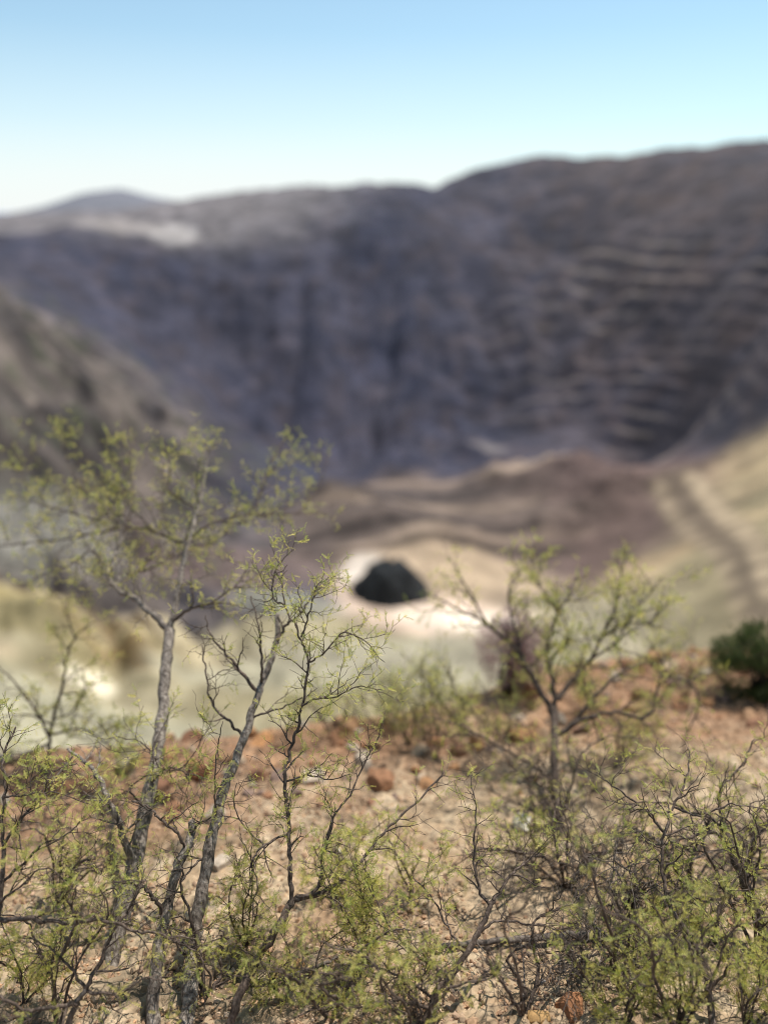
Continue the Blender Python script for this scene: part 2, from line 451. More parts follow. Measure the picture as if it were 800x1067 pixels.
ROCKC = [(0.27, 0.135, 0.07), (0.34, 0.20, 0.11), (0.21, 0.105, 0.06), (0.38, 0.28, 0.19), (0.32, 0.17, 0.08), (0.40, 0.32, 0.24), (0.19, 0.125, 0.095)]
def rock(name, label, cat, p, size, color, group=None, sub=3, sink=0.3, seed=None, flat=1.0):
    r = np.random.default_rng(seed if seed is not None else rng.integers(1 << 30))
    V, F = rock_verts(r, sub)
    V = rot_z(V, r.uniform(0, 6.28)) * size; V[:, 2] *= flat
    V[:, 2] += size * flat * (0.55 - sink)
    Cc = np.tile(np.array(color), (len(V), 1)) * (0.7 + 0.6 * fbm(V[:, 0] * 9 / size * .2, V[:, 1] * 9 / size * .2 + V[:, 2] * 3 / size, 4, seed=3))[:, None]
    o = link_mesh(name, V, F, M_rock, colors=Cc, smooth=False)
    o.location = tuple(p)
    return tag(o, label, cat, group)

# boulders one can tell apart
rock('boulder', 'dark rust red boulder at the crest between the two tallest grey trunks', 'rock', gp(206, 806), 0.085, (0.20, 0.085, 0.04), seed=3, sub=4)
rock('boulder', 'orange brown rock right of the second grey trunk at the crest', 'rock', gp(272, 775), 0.07, (0.40, 0.20, 0.085), seed=4, sub=4)
rock('stone', 'chalk white stone on the sand under the forked shrub', 'rock', gp(546, 862), 0.05, (0.70, 0.63, 0.54), seed=5, sub=4, sink=0.1)
rock('stone', 'flat red brown stone at the bottom edge right of the middle', 'rock', gp(594, 1052), 0.055, (0.33, 0.15, 0.07), seed=6, sub=4)
rock('stone', 'ochre stone half buried beside the red brown stone at the bottom', 'rock', gp(560, 1062), 0.035, (0.40, 0.24, 0.10), seed=9, sub=4)
rock('stone', 'small rounded grey stone lying under the fallen branch', 'rock', gp(566, 1026), 0.016, (0.26, 0.24, 0.23), seed=10)
rock('stone', 'pale cream pebble lying in the open sand in mid picture', 'rock', gp(352, 888), 0.022, (0.62, 0.55, 0.42), seed=12)
rock('stone', 'dark brown stone on the sand left of the bare sand patch', 'rock', gp(262, 980), 0.032, (0.13, 0.085, 0.06), seed=13)
rock('stone', 'orange stone beside the foot of the low slanting branch', 'rock', gp(312, 1010), 0.03, (0.48, 0.27, 0.11), seed=14)
rock('stone', 'light tan stone half hidden in the dry tangle on the right', 'rock', gp(632, 958), 0.034, (0.46, 0.34, 0.22), seed=15)
rock('stone', 'small rust stone on bare sand left of the dry grass tuft', 'rock', gp(438, 886), 0.018, (0.36, 0.17, 0.08), seed=16)
# rubble rocks along the crest
r = np.random.default_rng(77)
cnt = 0
while cnt < 285:
    x = r.uniform(-2.2, 3.0); c = float(crest(x)); y = c + r.normal(-0.40, 0.36)
    if y > c + 0.15 or y < 1.5: continue
    if -0.75 > x and y < c - 0.6 and r.random() < 0.5: continue
    s = float(np.clip(r.lognormal(-3.35, 0.5), 0.016, 0.10))
    rock('rubble_rock', 'angular rust coloured rock in the rubble strip along the crest', 'rock', (x, y, float(ground_z(x, y))), s,
         ROCKC[r.integers(len(ROCKC))], group='rocks strewn along the crest', sub=2 if s < 0.03 else 3)
    cnt += 1

# gravel: nobody could count it
def gravel():
    r = np.random.default_rng(5)
    N = 150000
    y = 1.0 + 3.9 * r.random(N) ** 1.25; x = r.uniform(-1, 1, N) * (0.66 * y + 0.35)
    dens = fbm(x * 1.8, y * 1.8, 4, seed=44) + 0.25 * sstep(-1.2, -0.2, y - crest(x))
    keep = (dens > 0.36 + 0.25 * r.random(N)) & (y < crest(x) + 0.2)
    x, y = x[keep][:90000], y[keep][:90000]; N = len(x)
    sz = np.clip(r.lognormal(-5.45, 0.55, N), 0.0016, 0.024)
    tl = [rock_verts(np.random.default_rng(100 + k), 1, 5) for k in range(10)]
    TV = np.array([t[0] for t in tl]); TF = tl[0][1]
    V = TV[r.integers(0, 10, N)]
    a = r.uniform(0, 6.28, N); c, sn = np.cos(a)[:, None], np.sin(a)[:, None]
    V = np.stack([V[..., 0] * c - V[..., 1] * sn, V[..., 0] * sn + V[..., 1] * c, V[..., 2]], -1) * sz[:, None, None]
    V[..., 0] += x[:, None]; V[..., 1] += y[:, None]; V[..., 2] += (ground_z(x, y) + sz * 0.25)[:, None]
    RC = np.array(ROCKC)[r.integers(0, len(ROCKC), N)] * 0.55 + np.array([0.42, 0.28, 0.175]) * 0.55
    RC = RC * r.uniform(0.5, 1.3, (N, 1))
    F = TF[None] + (np.arange(N) * TV.shape[1])[:, None, None]
    o = link_mesh('gravel', V.reshape(-1, 3), F.reshape(-1, 3), M_rock, colors=np.repeat(RC, TV.shape[1], 0), smooth=False)
    o['kind'] = 'stuff'
    tag(o, 'loose tan and rust gravel scattered over the sandy slope', 'gravel')
gravel()

# ------------------------------------------------------------------ heaps on the pit floor
def heap(name, label, px, py, Yd, w, d, h, color, flat=0.35, seed=1):
    p = pz(px, py, Yd)
    # stand it on the terrain
    z0 = float(np.interp(0, [0], [0])) + p[2]
    na, nr = 96, 28
    V = [(0, 0, h)]; F3 = []; F4 = []
    for i in range(1, nr + 1):
        f = i / nr
        for a in range(na):
            th = 2 * math.pi * a / na
            rx = (1 + 0.22 * (fbm(np.array([math.cos(th) * 1.3 + seed * 7]), np.array([math.sin(th) * 1.3]), 3)[0] - 0.5) * 2)
            hh = h * (1 - max(0, (f - flat) / (1 - flat)) ** 1.15) - (5 if i == nr else 0)
            V.append((w * f * rx * math.cos(th), d * f * rx * math.sin(th), hh))
    V = np.array(V, float)
    V[:, 2] += 0.42 * h * (fbm(V[:, 0] / 4 + seed, V[:, 1] / 4, 4, seed=seed) - 0.5)
    for a in range(na):
        F3.append((0, 1 + a, 1 + (a + 1) % na))
    for i in range(nr - 1):
        for a in range(na):
            b = 1 + i * na
            F4.append((b + a, b + na + a, b + na + (a + 1) % na, b + (a + 1) % na))
    Cc = np.tile(np.array(color), (len(V), 1)) * (0.6 + 0.8 * fbm(V[:, 0] / 3, V[:, 1] / 3, 4, seed=seed + 2))[:, None]
    o = link_mesh(name, V, [np.array(F3), np.array(F4)], M_heap, colors=Cc)
    o.location = (p[0], p[1], z0)
    return tag(o, label, 'heap')
heap('spoil_heap', 'black flat topped spoil heap on the pale pit floor', 404, 625, 322, 23.5, 15, 18.5, (0.030, 0.032, 0.034), flat=0.38, seed=1)

# ------------------------------------------------------------------ plants
def tube(P, rad, k):
    P = np.asarray(P, float); m = len(P)
    T = np.gradient(P, axis=0); T /= np.linalg.norm(T, axis=1)[:, None] + 1e-9
    d = P[-1] - P[0]; ref = np.eye(3)[np.argmin(np.abs(d))]
    U = np.cross(T, ref); U /= np.linalg.norm(U, axis=1)[:, None] + 1e-9
    Vv = np.cross(T, U)
    a = np.arange(k) * 2 * math.pi / k
    ring = U[:, None] * np.cos(a)[None, :, None] + Vv[:, None] * np.sin(a)[None, :, None]
    V = (P[:, None] + ring * np.asarray(rad)[:, None, None]).reshape(-1, 3)
    i = (np.arange(m - 1)[:, None] * k + np.arange(k)[None]).ravel()
    j = (np.arange(m - 1)[:, None] * k + (np.arange(k)[None] + 1) % k).ravel()
    F = np.stack([i, j, j + k, i + k], 1)
    # end cap: a fan to the tip
    V = np.concatenate([V, P[-1:] + T[-1:] * rad[-1]])
    e = (m - 1) * k
    F3 = np.stack([e + np.arange(k), e + (np.arange(k) + 1) % k, np.full(k, m * k)], 1)
    return V, F, F3

class Wood:
    def __init__(self): self.V = []; self.F = []; self.T = []; self.n = 0
    def add(self, P, rad, k):
        V, F, T = tube(P, rad, k)
        self.V.append(V); self.F.append(F + self.n); self.T.append(T + self.n); self.n += len(V)
    def build(self, name, mat, parent, origin):
        if not self.V: return None
        V = np.concatenate(self.V) - origin
        return link_mesh(name, V, [np.concatenate(self.F), np.concatenate(self.T)], mat, parent)

def leaf_template(pairs, curve, seed):
    r = np.random.default_rng(seed)
    V = []; F = []
    def quad(a, b, c, d):
        i = len(V); V.extend([a, b, c, d]); F.append((i, i + 1, i + 2, i + 3))
    for i in range(pairs):
        f = (i + 0.8) / pairs
        x = f; z = -curve * f * f
        L = 0.215 * (0.55 + 0.45 * math.sin(math.pi * min(1, 0.15 + f * 0.85))) * r.uniform(0.8, 1.15)
        w = 0.032
        for s in (-1, 1):
            an = math.radians(50) + r.normal() * 0.18
            dx, dy = math.cos(an), s * math.sin(an); zz = r.normal() * 0.07 + 0.06
            base = np.array([x, 0, z]); tip = base + np.array([dx * L, dy * L, zz * 1.0])
            mid = base + (tip - base) * 0.5
            side = np.array([-dy, dx, 0]) * w
            quad(base, mid + side, tip, mid - side)
    for i in range(4):
        f0, f1 = i / 4, (i + 1) / 4
        a = np.array([f0, 0, -curve * f0 * f0]); b = np.array([f1, 0, -curve * f1 * f1])
        s = np.array([0, 0.012, 0])
        quad(a - s, a + s, b + s, b - s)
    return np.array(V), np.array(F)
LEAFT = [leaf_template(p, c, i) for i, (p, c) in enumerate([(8, 0.12), (9, 0.28), (7, 0.05), (8, 0.2), (6, 0.35)])]
LEAFC = np.array([(0.36, 0.355, 0.09), (0.46, 0.425, 0.13), (0.24, 0.275, 0.07), (0.52, 0.46, 0.17), (0.40, 0.41, 0.15)])

class Leaves:
    def __init__(self): self.items = []
    def add(self, p, axis, up, s, c): self.items.append((p, axis, up, s, c))
    def build(self, name, mat, parent, origin, rnd):
        if not self.items: return None
        P = np.array([i[0] for i in self.items]); A = np.array([i[1] for i in self.items]); U = np.array([i[2] for i in self.items])
        Sz = np.array([i[3] for i in self.items]); Cc = np.array([i[4] for i in self.items])
        A /= np.linalg.norm(A, axis=1)[:, None]; B = np.cross(U, A); B /= np.linalg.norm(B, axis=1)[:, None] + 1e-9
        Nn = np.cross(A, B)
        which = rnd.integers(0, len(LEAFT), len(P))
        Vs, Fs, Cs = [], [], []; off = 0
        for k, (TV, TF) in enumerate(LEAFT):
            m = which == k
            if not m.any(): continue
            p, a, b, nn, s = P[m], A[m], B[m], Nn[m], Sz[m]
            V = p[:, None] + s[:, None, None] * (TV[None, :, 0:1] * a[:, None] + TV[None, :, 1:2] * b[:, None] + TV[None, :, 2:3] * nn[:, None])
            cntp = len(p); nv = len(TV)
            F = TF[None] + (np.arange(cntp) * nv)[:, None, None] + off
            Vs.append(V.reshape(-1, 3)); Fs.append(F.reshape(-1, 4)); Cs.append(np.repeat(Cc[m], nv, 0)); off += cntp * nv
        return link_mesh(name, np.concatenate(Vs) - origin, np.concatenate(Fs), mat, parent, colors=np.concatenate(Cs), smooth=False)

def unit(v): return v / (np.linalg.norm(v) + 1e-9)

def crooked(p0, d, L, nseg, wob, r, lift=0.0):
    P = [p0]; d = unit(d); z = r.normal(size=3)
    for i in range(nseg):
        z = -0.6 * z + r.normal(size=3)
        d = unit(d + wob * z * 0.6 + np.array([0, 0, lift]))
        P.append(P[-1] + d * L / nseg)
    return np.array(P)

def spline(P, per=7):
    P = np.asarray(P, float)
    if len(P) < 3:
        f = np.linspace(0, 1, per + 1)[:, None]; return P[0] * (1 - f) + P[-1] * f
    Q = np.concatenate([[2 * P[0] - P[1]], P, [2 * P[-1] - P[-2]]])
    out = []
    for i in range(1, len(Q) - 2):
        for f in np.arange(per) / per:
            a, b, c, d = Q[i - 1], Q[i], Q[i + 1], Q[i + 2]
            out.append(0.5 * (2 * b + (c - a) * f + (2 * a - 5 * b + 4 * c - d) * f * f + (3 * b - a - 3 * c + d) * f ** 3))
    out.append(P[-1]); return np.array(out)

LEAVES_ON = True
def leaf_cluster(lv, p, d, r, size, count, tint):
    for _ in range(count):
        a = unit(d * 0.6 + r.normal(size=3) * 0.7 + np.array([0, 0, 0.15]))
        u = unit(np.array([0, 0, 1.0]) + r.normal(size=3) * 0.45)
        c = LEAFC[r.integers(len(LEAFC))] * r.uniform(0.75, 1.2) * tint
        lv.add(p, a, u, size * r.uniform(0.6, 1.3), c)

def twigs(wood, lv, P, rad, r, cfg, level):
    """side growth along a polyline"""
    seg = np.linalg.norm(np.diff(P, axis=0), axis=1); cum = np.concatenate([[0], np.cumsum(seg)]); L = cum[-1]
    if level == 1:
        spacing = cfg['sp1']; s = cfg['from'] * L + r.uniform(0, spacing)
    else:
        spacing = cfg['sp2']; s = r.uniform(0.2, 1.0) * spacing
    side = r.choice([-1, 1])
    while s < L:
        i = min(np.searchsorted(cum, s) - 1, len(P) - 2); i = max(i, 0)
        f = (s - cum[i]) / (seg[i] + 1e-9)
        p = P[i] * (1 - f) + P[i + 1] * f
        pr = rad[i] * (1 - f) + rad[i + 1] * f
        d = unit(P[i + 1] - P[i])
        side = -side
        perp = unit(np.cross(d, r.normal(size=3)))
        ang = math.radians(r.uniform(35, 75))
        dd = unit(d * math.cos(ang) + perp * math.sin(ang) + np.array([0, 0, cfg['up']]))
        if level == 1:
            ln = cfg['l1'] * r.uniform(0.45, 1.25) * (1.0 - 0.35 * s / L)
            ns = max(5, int(ln / 0.03))
            Q = crooked(p, dd, ln, ns, cfg['wob'], r, 0.02)
            r0 = min(pr * 0.7, cfg['r1'] * r.uniform(0.7, 1.2))
            rq = np.linspace(r0, max(0.0008, r0 * 0.3), len(Q))
            wood.add(Q, rq, 5 if r0 > 0.0025 else 4)
            twigs(wood, lv, Q, rq, r, cfg, 2)
        else:
            ln = cfg['l2'] * r.uniform(0.35, 1.3)
            ns = max(3, int(ln / 0.02))
            Q = crooked(p, dd, ln, ns, cfg['wob'] * 1.1, r, 0.02)
            r0 = min(pr * 0.75, cfg['r2'])
            wood.add(Q, np.linspace(r0, 0.0006, len(Q)), 3)
            if r.random() < cfg['leaf']:
                for q in range(1, len(Q)):
                    if r.random() < cfg['ldens']:
                        leaf_cluster(lv, Q[q], unit(Q[q] - Q[q - 1]), r, cfg['lsize'], r.integers(1, 1 + cfg['lcount']), cfg['tint'])
            elif r.random() < 0.5:   # thorny side spur
                k = r.integers(1, len(Q)); wood.add(crooked(Q[k], r.normal(size=3), 0.02, 2, 0.3, r), np.array([0.0008, 0.0006, 0.0004]), 3)
        s += spacing * r.uniform(0.55, 1.5)

CFG = dict(sp1=0.055, sp2=0.021, l1=0.20, l2=0.075, r1=0.0036, r2=0.0016, wob=0.36, up=0.12, leaf=0.7, ldens=0.85, lcount=3, lsize=0.0245, tint=1.3)
CFG['from'] = 0.12

def plant(name, label, cat, trunk, limbs, seed, group=None, bark=M_bark, twig=M_twig, **kw):
    """trunk: (pts, r0, r1); limbs: list of (pts, r0, r1, overrides)."""
    r = np.random.default_rng(seed)
    cfg = dict(CFG); cfg.update(kw); cfg['sp1'] *= 0.72
    origin = np.array(trunk[0][0])
    root = thing(name, label, cat, origin, group)
    def polyline(pts, r0, r1, jit):
        P = spline(pts, 8)
        if len(P) > 3:
            j = r.normal(size=P.shape) * jit; j[0] = 0; j = (j + np.roll(j, 1, 0)) / 2
            P = P + j
        f = np.linspace(0, 1, len(P)); rad = r0 + (r1 - r0) * f ** 0.85
        rad = rad * (1 + 0.12 * (r.random(len(P)) - 0.5) * 2)
        return P, rad
    w = Wood(); P, rad = polyline(*trunk[:3], min(0.003, trunk[1] * 0.25)); rad[0] *= 1.35; rad[1] *= 1.15
    w.add(P, rad, 10); w.build('trunk', bark, root, origin)
    for li in limbs:
        pts, r0, r1 = li[:3]; c = dict(cfg); c.update(li[3] if len(li) > 3 else {})
        if len(li) > 3 and 'sp1' in li[3]: c['sp1'] *= 0.8
        r0, r1 = r0 * 1.15, r1 * 1.1
        w = Wood(); lv = Leaves()
        P, rad = polyline(pts, r0, r1, min(0.004, r0 * 0.6))
        w.add(P, rad, 8 if r0 > 0.006 else 6)
        twigs(w, lv, P, rad, r, c, 1)
        b = w.build('branch', c.get('mat') or (bark if r0 > 0.0085 else twig), root, origin)
        lv.build('foliage', M_leaf, b, origin * 0 + origin, r)
    return root

def on(px, py, dt=0.0, sink=0.02):
    p = at(px, py, on_ground(px, py) + dt); p[2] = min(p[2], float(ground_z(p[0], p[1]))) - sink
    return p

DEEP = 1.0
def chain(*a):
    if DEEP != 1.0: a = [q if isinstance(q, np.ndarray) or q[2] < 2.9 else (q[0], q[1], 2.9 + (q[2] - 2.9) * DEEP) for q in a]
    return [at(*p) if not isinstance(p, np.ndarray) else p for p in a]

def arcs(px, py, n, wx, hy, seed, dt=-0.1, lo=0.35, **kw):
    '''thin crooked stems that leave the foot of a plant and arch outward'''
    r = np.random.default_rng(seed); b = on(px, py); tb = on_ground(px, py); out = []
    for k in range(n):
        a = (k + 0.5) / n * 2 - 1 + r.normal() * .12; h = hy * r.uniform(lo, 1.0); d = r.normal() * .05
        P = [(px + a * wx * .25 + r.normal() * 5, py - h * .35, tb + dt * .3 + d), (px + a * wx * .5 + r.normal() * 9, py - h * .7, tb + dt * .6 + d * 1.5),
             (px + a * wx * .85 + r.normal() * 10, py - h * .88, tb + dt * .8 + d * 2), (px + a * wx * 1.15 + r.normal() * 10, py - h * r.uniform(.85, 1.1), tb + dt + d * 2.4)]
        c = dict(leaf=0.42, sp1=0.085, l1=0.13); c.update(kw)
        out.append((chain(b + np.array([0, 0, 0.012]), *P), r.uniform(.0035, .006), 0.0013, c))
    return out

# 1. the tall grey tree on the left
b = on(112, 1010); DEEP = 1.9
plant('mesquite_tree', 'tallest grey trunked thorn tree on the left with a wide sparse crown', 'tree',
      (chain(b, (124, 970, 2.36), (140, 900, 2.44), (155, 830, 2.55), (167, 770, 2.66), (172, 715, 2.77), (177, 656, 2.90)), 0.028, 0.0195),
      [
       (chain((177, 658, 2.90), (160, 640, 2.93), (138, 622, 2.97), (121, 612, 3.0), (113, 592, 3.05), (128, 556, 3.1), (122, 505, 3.2)), 0.013, 0.004),
       (chain((177, 656, 2.90), (186, 618, 2.93), (191, 585, 2.97), (198, 560, 3.0), (206, 530, 3.05), (214, 492, 3.1), (220, 462, 3.15)), 0.0135, 0.003),
       (chain((182, 646, 2.90), (200, 633, 2.88), (220, 628, 2.86), (243, 612, 2.9), (262, 585, 2.95)), 0.007, 0.002),
       (chain((121, 612, 3.0), (140, 597, 3.1), (166, 590, 3.15), (185, 575, 3.2), (230, 560, 3.25), (250, 520, 3.3)), 0.006, 0.002),
       (chain((196, 566, 3.0), (180, 562, 3.1), (150, 550, 3.2), (122, 552, 3.25), (80, 560, 3.3), (30, 566, 3.35), (-30, 572, 3.4)), 0.006, 0.003, dict(sp1=0.1)),
       (chain((122, 552, 3.22), (118, 530, 3.25), (90, 512, 3.3), (75, 490, 3.35), (64, 462, 3.4), (60, 440, 3.45)), 0.005, 0.0018),
       (chain((110, 545, 3.25), (60, 530, 3.3), (36, 520, 3.4), (22, 490, 3.45), (14, 460, 3.5)), 0.004, 0.0016),
       (chain((198, 560, 3.0), (228, 542, 3.05), (265, 536, 3.15), (310, 534, 3.25), (332, 505, 3.3), (345, 470, 3.35)), 0.005, 0.0016, dict(sp1=0.07)),
       (chain((265, 536, 3.15), (273, 508, 3.2), (282, 482, 3.25), (298, 455, 3.3)), 0.004, 0.0016),
       (chain((128, 556, 3.1), (140, 520, 3.15), (135, 485, 3.2), (142, 455, 3.25)), 0.004, 0.0016),
       (chain((206, 530, 3.05), (180, 515, 3.1), (170, 490, 3.15), (186, 460, 3.2)), 0.004, 0.0015),
       (chain((113, 592, 3.05), (95, 575, 3.1), (70, 590, 3.15), (40, 600, 3.2)), 0.004, 0.0015),
       # low fork
       (chain((139, 905, 2.43), (128, 870, 2.40), (118, 843, 2.38), (104, 815, 2.40), (92, 795, 2.45), (70, 782, 2.5)), 0.0115, 0.004, dict(sp1=0.07)),
       (chain((158, 815, 2.56), (175, 800, 2.5), (196, 806, 2.45), (220, 812, 2.42)), 0.004, 0.0012, dict(sp1=0.06)),
       (chain((152, 840, 2.52), (135, 822, 2.5), (160, 800, 2.5), (150, 775, 2.5), (120, 768, 2.5)), 0.0035, 0.0012, dict(sp1=0.05)),
      ], 101, lsize=0.027, l1=0.22, leaf=0.58)

DEEP = 1.0
# 2. second leaning trunk
b = on(193, 1075)
plant('mesquite_shrub', 'slim grey trunk leaning right beside the tallest tree, dead grey tips and a few leaves', 'shrub',
      (chain(b, (200, 1000, 2.2), (209, 945, 2.24), (219, 885, 2.3), (232, 830, 2.36), (248, 785, 2.42), (263, 745, 2.48), (276, 705, 2.55), (288, 668, 2.6), (290, 640, 2.63)), 0.0235, 0.008),
      [
       (chain((270, 722, 2.52), (252, 700, 2.52), (236, 680, 2.54), (220, 664, 2.56), (213, 640, 2.6)), 0.006, 0.002, dict(leaf=0.35)),
       (chain((255, 768, 2.45), (240, 752, 2.47), (222, 735, 2.5), (215, 705, 2.52), (212, 672, 2.55)), 0.005, 0.002, dict(leaf=0.3)),
       (chain((272, 715, 2.54), (273, 690, 2.5), (270, 655, 2.52), (262, 620, 2.56)), 0.005, 0.002, dict(leaf=0.45)),
       (chain((288, 668, 2.6), (298, 652, 2.6), (312, 640, 2.6), (330, 612, 2.62)), 0.006, 0.002, dict(leaf=0.45)),
       (chain((263, 748, 2.48), (280, 742, 2.46), (300, 735, 2.45), (315, 726, 2.44)), 0.004, 0.0015, dict(leaf=0.4)),
       (chain((219, 890, 2.3), (200, 905, 2.25), (186, 925, 2.2), (176, 942, 2.18)), 0.004, 0.0015, dict(leaf=0.5)),
       (chain((225, 860, 2.33), (224, 820, 2.3), (226, 780, 2.3), (232, 752, 2.3)), 0.003, 0.0012, dict(leaf=0.6)),
      ] + arcs(215, 1040, 4, 70, 160, 1002, leaf=0.5), 102, leaf=0.5, lsize=0.024, l1=0.16, sp1=0.075)

# 3. sharp dark stemmed shrub in the middle
b = on(232, 1085)
plant('acacia_shrub', 'dark stemmed thorn shrub with fresh leaves rising in front of the leaning grey trunk', 'shrub',
      (chain(b, (248, 1040, 2.06), (266, 1005, 2.1), (288, 968, 2.12), (306, 938, 2.15)), 0.0135, 0.0105),
      [
       (chain((304, 942, 2.14), (302, 905, 2.16), (301, 865, 2.2), (297, 815, 2.24), (305, 772, 2.28), (315, 735, 2.3), (320, 690, 2.33), (312, 660, 2.35), (298, 632, 2.38), (288, 595, 2.4)), 0.0062, 0.002, dict(lcount=4, leaf=0.8)),
       (chain((306, 938, 2.15), (330, 925, 2.15), (338, 890, 2.2), (348, 850, 2.24), (362, 830, 2.27), (380, 795, 2.3), (396, 765, 2.33)), 0.005, 0.0018),
       (chain((306, 938, 2.15), (345, 925, 2.17), (372, 900, 2.22), (400, 868, 2.28), (432, 838, 2.34), (462, 806, 2.4)), 0.0062, 0.0022, dict(leaf=0.45, sp1=0.07)),
       (chain((315, 735, 2.3), (330, 728, 2.28), (352, 726, 2.27), (372, 716, 2.26), (398, 718, 2.25)), 0.0032, 0.0012, dict(lcount=4, leaf=0.9, sp1=0.035)),
       (chain((320, 692, 2.33), (338, 680, 2.33), (358, 660, 2.33), (380, 668, 2.33), (400, 690, 2.32)), 0.0032, 0.0012, dict(lcount=4, leaf=0.9, sp1=0.035)),
       (chain((314, 664, 2.35), (322, 640, 2.35), (330, 612, 2.36), (345, 600, 2.37)), 0.003, 0.0012, dict(lcount=4, leaf=0.9, sp1=0.035)),
       (chain((298, 632, 2.38), (284, 620, 2.4), (290, 590, 2.42), (306, 572, 2.44)), 0.003, 0.0012, dict(lcount=4, leaf=0.85, sp1=0.04)),
       (chain((297, 815, 2.24), (320, 808, 2.22), (345, 812, 2.2), (365, 806, 2.18)), 0.003, 0.0011, dict(leaf=0.6)),
       (chain((301, 870, 2.2), (275, 880, 2.15), (262, 900, 2.12), (268, 920, 2.1), (262, 960, 2.08)), 0.0036, 0.0014, dict(leaf=0.7)),
       (chain((275, 880, 2.15), (255, 862, 2.15), (244, 840, 2.15), (247, 815, 2.16)), 0.003, 0.0011, dict(leaf=0.7)),
      ] + arcs(345, 1060, 4, 90, 110, 1003), 103, bark=M_twig, l1=0.13, lsize=0.023, sp1=0.05)

# 4. stubby grey stem
b = on(158, 1075)
plant('mesquite_stub', 'short broken grey stem between the two leaning trunks, forked near its stub top', 'shrub',
      (chain(b, (160, 1030, 2.12), (166, 985, 2.16), (174, 945, 2.2), (185, 905, 2.24), (196, 880, 2.27), (200, 856, 2.3)), 0.020, 0.012),
      [
       (chain((172, 955, 2.19), (160, 935, 2.17), (148, 925, 2.16), (128, 920, 2.15), (100, 935, 2.13)), 0.006, 0.002, dict(leaf=0.6)),
       (chain((194, 885, 2.26), (184, 868, 2.24), (165, 852, 2.22), (158, 842, 2.22), (140, 835, 2.2)), 0.005, 0.002, dict(leaf=0.5)),
       (chain((198, 868, 2.28), (212, 855, 2.27), (226, 850, 2.26)), 0.004, 0.0015, dict(leaf=0.6)),
       (chain((168, 975, 2.17), (190, 985, 2.12), (210, 1000, 2.08), (212, 1050, 2.04)), 0.004, 0.0015, dict(leaf=0.6)),
      ], 104, sp1=0.07, l1=0.15)

# 5. left edge shrub
b = on(-20, 1050)
plant('acacia_shrub', 'leafy shrub cut by the left edge with one long bare horizontal branch', 'shrub',
      (chain(b, (-8, 1005, 2.0), (-2, 965, 2.02), (4, 900, 2.06), (3, 850, 2.1)), 0.008, 0.005),
      [
       (chain((-2, 958, 2.02), (30, 958, 2.0), (70, 962, 2.0), (110, 958, 2.0), (140, 970, 2.02), (175, 975, 2.05), (212, 981, 2.08)), 0.0062, 0.002, dict(leaf=0.45, sp1=0.09, l1=0.12)),
       (chain((3, 850, 2.1), (6, 820, 2.12), (4, 790, 2.15), (16, 760, 2.2)), 0.005, 0.002, dict(leaf=0.85)),
       (chain((4, 880, 2.07), (25, 850, 2.1), (45, 830, 2.13), (55, 805, 2.16), (80, 795, 2.2)), 0.004, 0.0015, dict(leaf=0.9)),
       (chain((2, 920, 2.05), (25, 900, 2.05), (45, 880, 2.05), (70, 870, 2.08), (88, 850, 2.1)), 0.004, 0.0015, dict(leaf=0.9)),
       (chain((0, 940, 2.03), (20, 925, 2.0), (50, 905, 2.0), (82, 932, 2.0)), 0.0035, 0.0013, dict(leaf=0.85)),
       (chain((5, 830, 2.1), (30, 828, 2.08), (60, 826, 2.08), (95, 838, 2.1)), 0.003, 0.0012, dict(leaf=0.9)),
      ], 105, bark=M_twig, l1=0.15, lcount=4, sp1=0.05, lsize=0.024)

# 6. low shrub in the bottom left corner
b = on(62, 1085)
plant('acacia_shrub', 'low shrub in the bottom left corner with grey arched stems', 'shrub',
      (chain(b, (78, 1050, 2.0), (90, 1030, 2.0)), 0.009, 0.006),
      [
       (chain((90, 1030, 2.0), (104, 1000, 2.02), (122, 965, 2.05), (140, 940, 2.08), (150, 905, 2.1)), 0.0055, 0.0018),
       (chain((82, 1045, 2.0), (60, 1050, 1.95), (30, 1052, 1.92), (5, 1040, 1.9), (-20, 1035, 1.9)), 0.006, 0.002, dict(leaf=0.4)),
       (chain((90, 1030, 2.0), (70, 1005, 2.0), (48, 985, 2.0), (25, 975, 2.0)), 0.004, 0.0014),
       (chain((90, 1032, 2.0), (120, 1035, 1.98), (150, 1020, 1.98), (175, 1022, 1.98)), 0.004, 0.0014, dict(leaf=0.5)),
      ] + arcs(60, 1070, 3, 110, 170, 1006, leaf=0.5), 106, bark=M_dead, l1=0.14)

